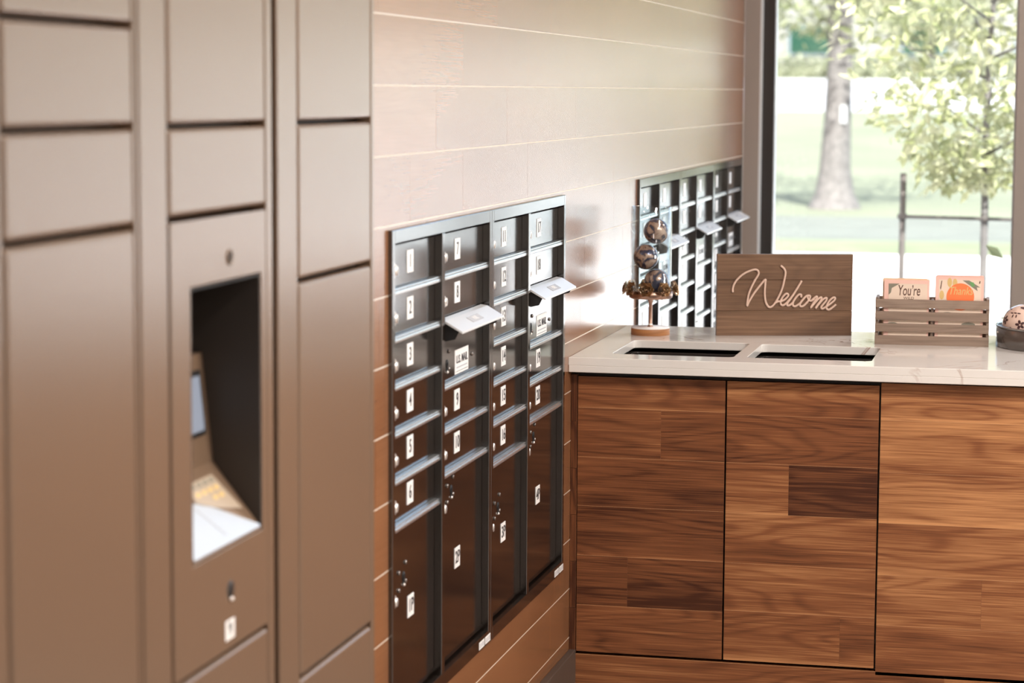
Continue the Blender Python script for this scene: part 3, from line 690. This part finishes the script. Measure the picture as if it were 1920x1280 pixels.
def des_youre(b, W, h):
    quad(b, [(.012, .004), (W-.005, .004), (W-.005, h-.010), (.012, h-.010)], 'card_cream')
    quad(b, [(.012, h-.010), (.012, h-.040), (.018, h-.034), (.020, h-.022), (.034, h-.014), (.040, h-.010)], 'card_grey', .00155)
    blob(b, W*.62, h*.60, .045, .006, 'card_grey', .00155); blob(b, W*.80, h*.42, .02, .010, 'card_grey', .00155); blob(b, W*.2, h*.25, .018, .01, 'card_grey', .00155)
    b.add(text_bm('You\u2019re', .036, .0001, .0002, .15), 'card_brown', Matrix.Translation((W*.55, -.0017, h-.029)) @ FACE_Y @ Matrix.Diagonal((.60, 1.1, 1, 1)))
    b.add(text_bm('WILD', .010, .0001), 'card_brown', Matrix.Translation((W*.55, -.0017, h-.0485)) @ FACE_Y @ Matrix.Diagonal((1.1, 1, 1, 1)))
def des_thanks(b, W, h):
    quad(b, [(.008, .004), (W-.006, .004), (W-.006, h-.007), (.008, h-.007)], 'card_cream')
    cx, cz, r = W*.52, h-.052, .036
    for x, z, mt in ((.016, h-.048, 'card_gold'), (.036, h-.014, 'card_gold'), (.050, h-.016, 'card_gold')): blob(b, x, z, .006, .012, mt, .00155)
    quad(b, [(.0115, h-.030), (.0135, h-.034), (.0165, h-.010), (.0145, h-.010)], 'card_brown', .0016)
    quad(b, [(W*.56, h-.008), (W*.70, h-.008), (W*.93, h-.026), (W*.86, h-.026), (W*.88, h-.036)], 'card_grey', .0015); quad(b, [(W*.70, h-.012), (W*.79, h-.013), (W*.82, h-.022), (W*.76, h-.026)], 'card_green', .0017)
    quad(b, [(W-.012, h-.016), (W-.010, h-.008), (W-.008, h-.010), (W-.009, h-.016)], 'card_brown', .0016)
    blob(b, cx, cz, r, r, 'card_orange', .0018, 40)
    b.add(text_bm('Thanks', .027, .0001, .0001, .25), 'card_gold', Matrix.Translation((cx, -.0022, h-.037)) @ FACE_Y @ Matrix.Diagonal((.82, 1.1, 1, 1)))
    blob(b, W*.25, h*.42, .02, .008, 'card_grey', .0015); blob(b, W*.7, h*.28, .018, .006, 'card_grey', .0015)
lx0, lx1, rx0, rx1 = .018, .140, .1570, .2820
card(lx0+.004, lx1, .0095, .164, 'card_pink', 'blush greeting card lettered You\u2019re, front of the left card stack', des_youre)
card(lx0, lx1-.004, .016, .168, 'card_peach', 'peach card peeking above the You\u2019re card'); card(lx0+.002, lx1+.001, .022, .166, 'card_cream', 'cream card at the back of the left card stack')
card(rx0, rx1-.001, .0095, .174, 'card_pink', 'pink greeting card with an orange circle and green leaf, front of the right stack', des_thanks)
card(rx0-.001, rx1-.0025, .016, .177, 'card_pink', 'plain pink card just behind the orange circle card'); card(rx0+.001, rx1, .022, .178, 'card_pink', 'pink card at the back of the right card stack')

# ---------------------------------------------------------------- round grey tray with a patterned ball
BX, BY, BR = 1.238, 6.345, .198
bo = thing('round_tray', 'shallow round dark grey metal tray at the right edge of the counter', 'tray', (BX, BY, ZC))
b = MB(); b.lathe([(0, 0), (BR-.003, 0), (BR, .002), (BR, .054), (BR-.004, .054), (BR-.004, .005), (0, .005)], 'bowl_grey', seg=96); b.build('tray_body', bo)
b = MB(); b.lathe([(BR-.005, .053), (BR+.001, .053), (BR+.0015, .0555), (BR, .0575), (BR-.004, .0575), (BR-.0055, .0555), (BR-.005, .053)], 'bowl_rim', seg=96); b.build('rim', bo)
for a in (PI*1.085,): MB().ell((BR*math.cos(a), BR*math.sin(a), .040), (.003, .003, .003), 'chrome', seg=12).build('rivet', bo)
bb = thing('patterned_ball', 'blush ball with dark flower pattern sitting in the grey tray', 'ball', (1.1105, 6.305, ZC+.0592))
b = MB(); b.ell((0, 0, 0), (.0541,)*3, 'ball_blush', seg=48); b.build('ball_body', bb)
def decal(b, c, ang, lx, ly):
    """small petal lying on the ball of radius .0585 around direction c"""
    n = Vector(c).normalized(); t1 = n.cross(Vector((0, 0, 1))).normalized(); t2 = n.cross(t1); d = t1*math.cos(ang) + t2*math.sin(ang); e = n.cross(d)
    t = bmesh.new(); cv = t.verts.new(n*.0546); vs = []
    for k in range(10):
        a = 2*PI*k/10; p = n*.0544 + d*lx*math.cos(a) + e*ly*math.sin(a); vs.append(t.verts.new(p.normalized()*.05445))
    for k in range(10): t.faces.new((cv, vs[k], vs[(k+1) % 10]))
    b.add(t, 'petal_dark')
b = MB(); random.seed(3)
def vdir(az, el): return Vector((math.cos(el)*math.cos(az), math.cos(el)*math.sin(az), math.sin(el)))
pats = []
for k in range(34):
    z = 1-2*(k+.5)/34; az = k*2.39996; pats.append((az, math.asin(z)))
for k, (az, el) in enumerate(pats):
    c = vdir(az, el); n = c; t1 = n.cross(Vector((0, 0, 1))).normalized(); t2 = n.cross(t1)
    kind = k % 3
    if kind == 0:
        for i in range(5):
            a = 2*PI*i/5 + k; p = n*.0585 + (t1*math.cos(a)+t2*math.sin(a))*.0080; decal(b, p, a, .0056, .0036)
    elif kind == 1:
        for i in range(5):
            p = n*.0585 + t1*(.0055*(i-2)) + t2*(.005 if i % 2 else -.005); decal(b, p, (.8 if i % 2 else -.8)+k, .0050, .0019)
    else: decal(b, n*.0585, k*1.3, .0110, .0052)
b.build('flower_pattern', bb)

# ================================================================ OUTDOORS
g = MB()
def strip(prof, mat, name, kind='structure', x0=-70, x1=70):
    b = MB(); t = bmesh.new(); n = 28; rows = []
    for (y, z) in prof: rows.append([t.verts.new((x0+(x1-x0)*i/n, y, z)) for i in range(n+1)])
    for a, c in zip(rows, rows[1:]):
        for i in range(n): t.faces.new((a[i], a[i+1], c[i+1], c[i]))
    b.add(t, mat); return b.build(name, kind=kind)
strip([(RYW+.12, -.02), (23.6, -.02)], 'concrete', 'pavement'); strip([(23.6, -.02), (24.6, .03), (25.4, .01)], 'kerb_grass', 'verge')
strip([(25.4, .01), (30.2, .01)], 'path_gravel', 'path'); strip([(30.2, .01), (36, .16), (45, .58), (57.5, 1.13)], 'grass', 'lawn')
strip([(57.5, 1.13), (77.5, 2.02)], 'asphalt', 'street'); strip([(77.5, 2.02), (200, 3.2)], 'grass', 'far_lawn')
def leaves(b, n, pos, size, mat, up_=.3):
    t = bmesh.new(); lay = []
    for _ in range(n):
        p = Vector(pos()); d = Vector((random.gauss(0, 1), random.gauss(0, 1), random.gauss(-up_, .6))).normalized(); s = d.orthogonal().normalized()
        s = Matrix.Rotation(random.uniform(0, 6.28), 3, d) @ s; L = size*random.uniform(.7, 1.3); nn = d.cross(s)
        v = [t.verts.new(p), t.verts.new(p+d*L*.5+s*L*.22-nn*L*.05), t.verts.new(p+d*L), t.verts.new(p+d*L*.5-s*L*.22-nn*L*.05)]
        t.faces.new((v[0], v[1], v[2])); t.faces.new((v[0], v[2], v[3])); lay.append(random.random())
    k = b.mi(mat); n0 = len(b.bm.faces); me = bpy.data.meshes.new('tmp'); t.to_mesh(me); t.free(); b.bm.from_mesh(me); bpy.data.meshes.remove(me)
    b.bm.faces.ensure_lookup_table()
    for i, f in enumerate(b.bm.faces[n0:]):
        f.material_index = k; r = lay[i//2]
        for l in f.loops: l[b.pv] = (r, r, r, 1)
strip([(23.61, -.008), (25.4, .075), (30.2, .07), (36, .21), (45, .63), (56.5, 1.16)], 'reflector_concrete', 'reflector_ground', x0=2.6)  # bright ground added out of view, mirrored in the glossy surfaces indoors
wb = thing('reflector_wall', 'added long pale wall out of view that brightens reflections, right of the lawn', 'wall', (0, 0, 0))  # unseen wall added as a reflector for planks, mailboxes and lockers
MB().box(4.4, 46, 57, 57.3, .6, 2.95, 'reflector_render').build('wall_panel', wb); MB().box(4.3, 46.1, 56.93, 57.37, 2.95, 3.05, 'reflector_render', .01).build('coping', wb)
# old tree on the lawn
random.seed(11)
TX, TY = -1.68, 31.6
tr = thing('lawn_tree', 'large tree with a thick grey flared trunk on the lawn outside', 'tree', (TX, TY, 0))
b = MB(); b.tube([(0, 0, -.1), (0, 0, .08), (.0, 0, .25), (.0, 0, .6), (.02, 0, 1.2), (.04, 0, 2.0), (.02, 0, 3.0), (-.1, 0, 4.4), (.1, .1, 6.0)], [.46, .34, .26, .205, .18, .165, .165, .15, .08], 'bark', 18)
b.tube([(.02, 0, 2.5), (.5, .1, 3.3), (1.4, .2, 4.3), (2.4, .3, 4.9)], [.09, .085, .06, .03], 'bark'); b.tube([(.02, 0, 2.7), (-.6, 0, 3.5), (-1.5, .1, 4.3)], [.09, .07, .03], 'bark')
b.build('trunk', tr)
b = MB()
def pcrown():
    while True:
        x, y, z = random.uniform(-1, 1), random.uniform(-1, 1), random.uniform(-1, 1)
        if x*x+y*y+z*z < 1: return (x*3.6, y*3.0, 5.0+z*2.3)
leaves(b, 1800, pcrown, .20, 'leaf_tree')
for cx, cz, n in ((-1.0, 2.75, 130), (-.3, 2.62, 120), (.9, 2.55, 180), (1.5, 2.8, 160), (.2, 2.9, 140), (-.55, 2.45, 60)):
    leaves(b, n, lambda: (cx+random.gauss(0, .28), random.gauss(0, .4), cz+random.gauss(0, .14)), .15, 'leaf_tree')
b.build('foliage', tr)
b = MB(); b.box(.07, .16, -.185, -.178, 1.18, 1.42, 'tag_white', .004); b.build('paper_tag', tr)
# young staked tree
sp_ = thing('sapling', 'young slender tree with pale green leaves just outside the window', 'tree', (.845, 12.0, 0))
b = MB(); b.tube([(.0, 0, -.05), (0, 0, .5), (.0, 0, 1.0), (-.005, 0, 1.30), (.0, 0, 1.7), (.03, 0, 2.3), (.0, 0, 3.0)], [.024, .021, .019, .017, .013, .010, .005], 'bark', 12)
for k in range(16):
    z = 1.28+k*.095; a = k*2.4; r = .30+.28*math.sin(min(1, (k+1)/9)*PI/2)
    b.tube([(0, 0, z), (r*.5*math.cos(a), r*.5*math.sin(a), z+.10), (r*math.cos(a), r*math.sin(a), z+.20)], [.008, .005, .002], 'bark', 6)
b.build('trunk', sp_)
b = MB()
def psap():
    while True:
        z = random.uniform(1.12, 3.1); R = .22+.50*min(1, (z-1.1)/.62)
        a = random.uniform(0, 6.28); r = R*math.sqrt(random.random())
        x, y = r*math.cos(a), r*math.sin(a)
        if math.sin(x*9+2*z)*math.sin(y*7+1)*math.sin(z*10+x*4) > .30: continue
        return (x-.06, y, z)
leaves(b, 3800, psap, .080, 'leaf_sapling', .5); b.build('foliage', sp_)
# support stake and rail
stk = thing('tree_stake', 'slim dark wooden stake with a crossbar tied to the young tree', 'stake', (.438, 12.0, 0))
b = MB(); b.cyl((0, 0, -.05), (0, 0, 1), .0155, 1.235, 'stake_wood', 12); b.build('post', stk)
b = MB(); b.cyl((.01, -.028, .968), (1, 0, -.012), .0085, .53, 'stake_wood', 10); b.build('crossbar', stk)
b = MB(); b.ell((0, -.006, .968), (.028, .030, .02), 'stake_wood', seg=12); b.ell((.407, -.008, .962), (.030, .034, .018), 'stake_wood', seg=12); b.build('tie', stk)
# low leafy plant by the window
pl = thing('window_plant', 'low leafy plant outside at the right window post', 'plant', (1.25, 9.85, 0))
b = MB()
for k in range(7):
    a = k*.9; b.tube([(0, 0, 0), (.05*math.cos(a), .05*math.sin(a), .45), (.15*math.cos(a)-.03, .15*math.sin(a), .86+.03*k)], [.006, .005, .003], 'bark', 6)
b.build('stem', pl); b = MB(); leaves(b, 90, lambda: (random.gauss(-.04, .10), random.gauss(0, .1), random.uniform(.3, 1.02)), .09, 'leaf_sapling', -.6); b.build('foliage', pl)
# hedge, building, far trees
b = MB(); random.seed(5); b.box(-40, 40, 79.6, 81.6, 1.95, 2.50, 'grass')
leaves(b, 16000, lambda: (random.uniform(-36, 36), 79.4+random.random()*1.8, 2.0+random.random()*.78), .26, 'leaf_hedge', 0)
hd = b.build('hedge', label='long clipped pale green hedge beyond the street', cat='hedge')
bd = thing('office_building', 'pale building with dark teal windows beyond the street', 'building', (0, 0, 0))
MB().box(-45, 45, 100, 112, 2.0, 16, 'facade').build('wall', bd)
for fl in (3.12, 6.6, 10.2):
    for i in range(16):
        x = -9.95 + (i-8)*4.7
        f = MB(); f.box(x, x+1.95, 99.90, 100, fl, fl+1.28, 'facade_trim', .01); fo = f.build('window', bd)
        MB().box(x+.12, x+1.83, 99.86, 99.90, fl+.12, fl+1.16, 'teal_glass').build('pane', fo)
def far_tree(seed):
    random.seed(seed); t = thing('street_tree', '', 'tree', (0, 0, 0), 'trees beyond the street')
    b = MB(); b.tube([(0, 0, -.6), (0, 0, 1.6), (.2, 0, 4), (0, .2, 7)], [.22, .17, .14, .06], 'bark', 10); b.build('trunk', t)
    b = MB()
    def pc():
        while True:
            x, y, z = random.uniform(-1, 1), random.uniform(-1, 1), random.uniform(-1, 1)
            if x*x+y*y+z*z < 1 and math.sin(5*x+seed)*math.sin(6*z)*math.sin(5*y) < .35: return (x*3.3, y*3.0, 4.6+z*3.7)
    leaves(b, 4200, pc, .42, 'leaf_tree', .1); b.build('foliage', t); return t
f0 = far_tree(2)
spots = [(-3.4, 89, 'leafy pale green tree beyond the street, right of the thick trunk'), (-11.6, 90, 'leafy tree at far left before the teal building windows'), (4.4, 89, 'leafy tree beyond the street behind the young tree'), (-19.6, 90, None), (-27.6, 89, None)] + [(8.6+7.4*k, 62.3, None) for k in range(5)]
for i, (x, y, lb) in enumerate(spots):
    o = f0 if i == 0 else copy_tree(f0)
    o.location = (x, y, 2.15 if y > 80 else 1.3); o.rotation_euler = (0, 0, i*1.1); o['label'] = lb or ('leafy tree in the row beyond the street' if y > 80 else 'leafy tree behind the added pale wall')
    if y < 80: o.scale = (.8, .8, .58)
    if y < 80: o['group'] = 'trees behind the boundary wall'
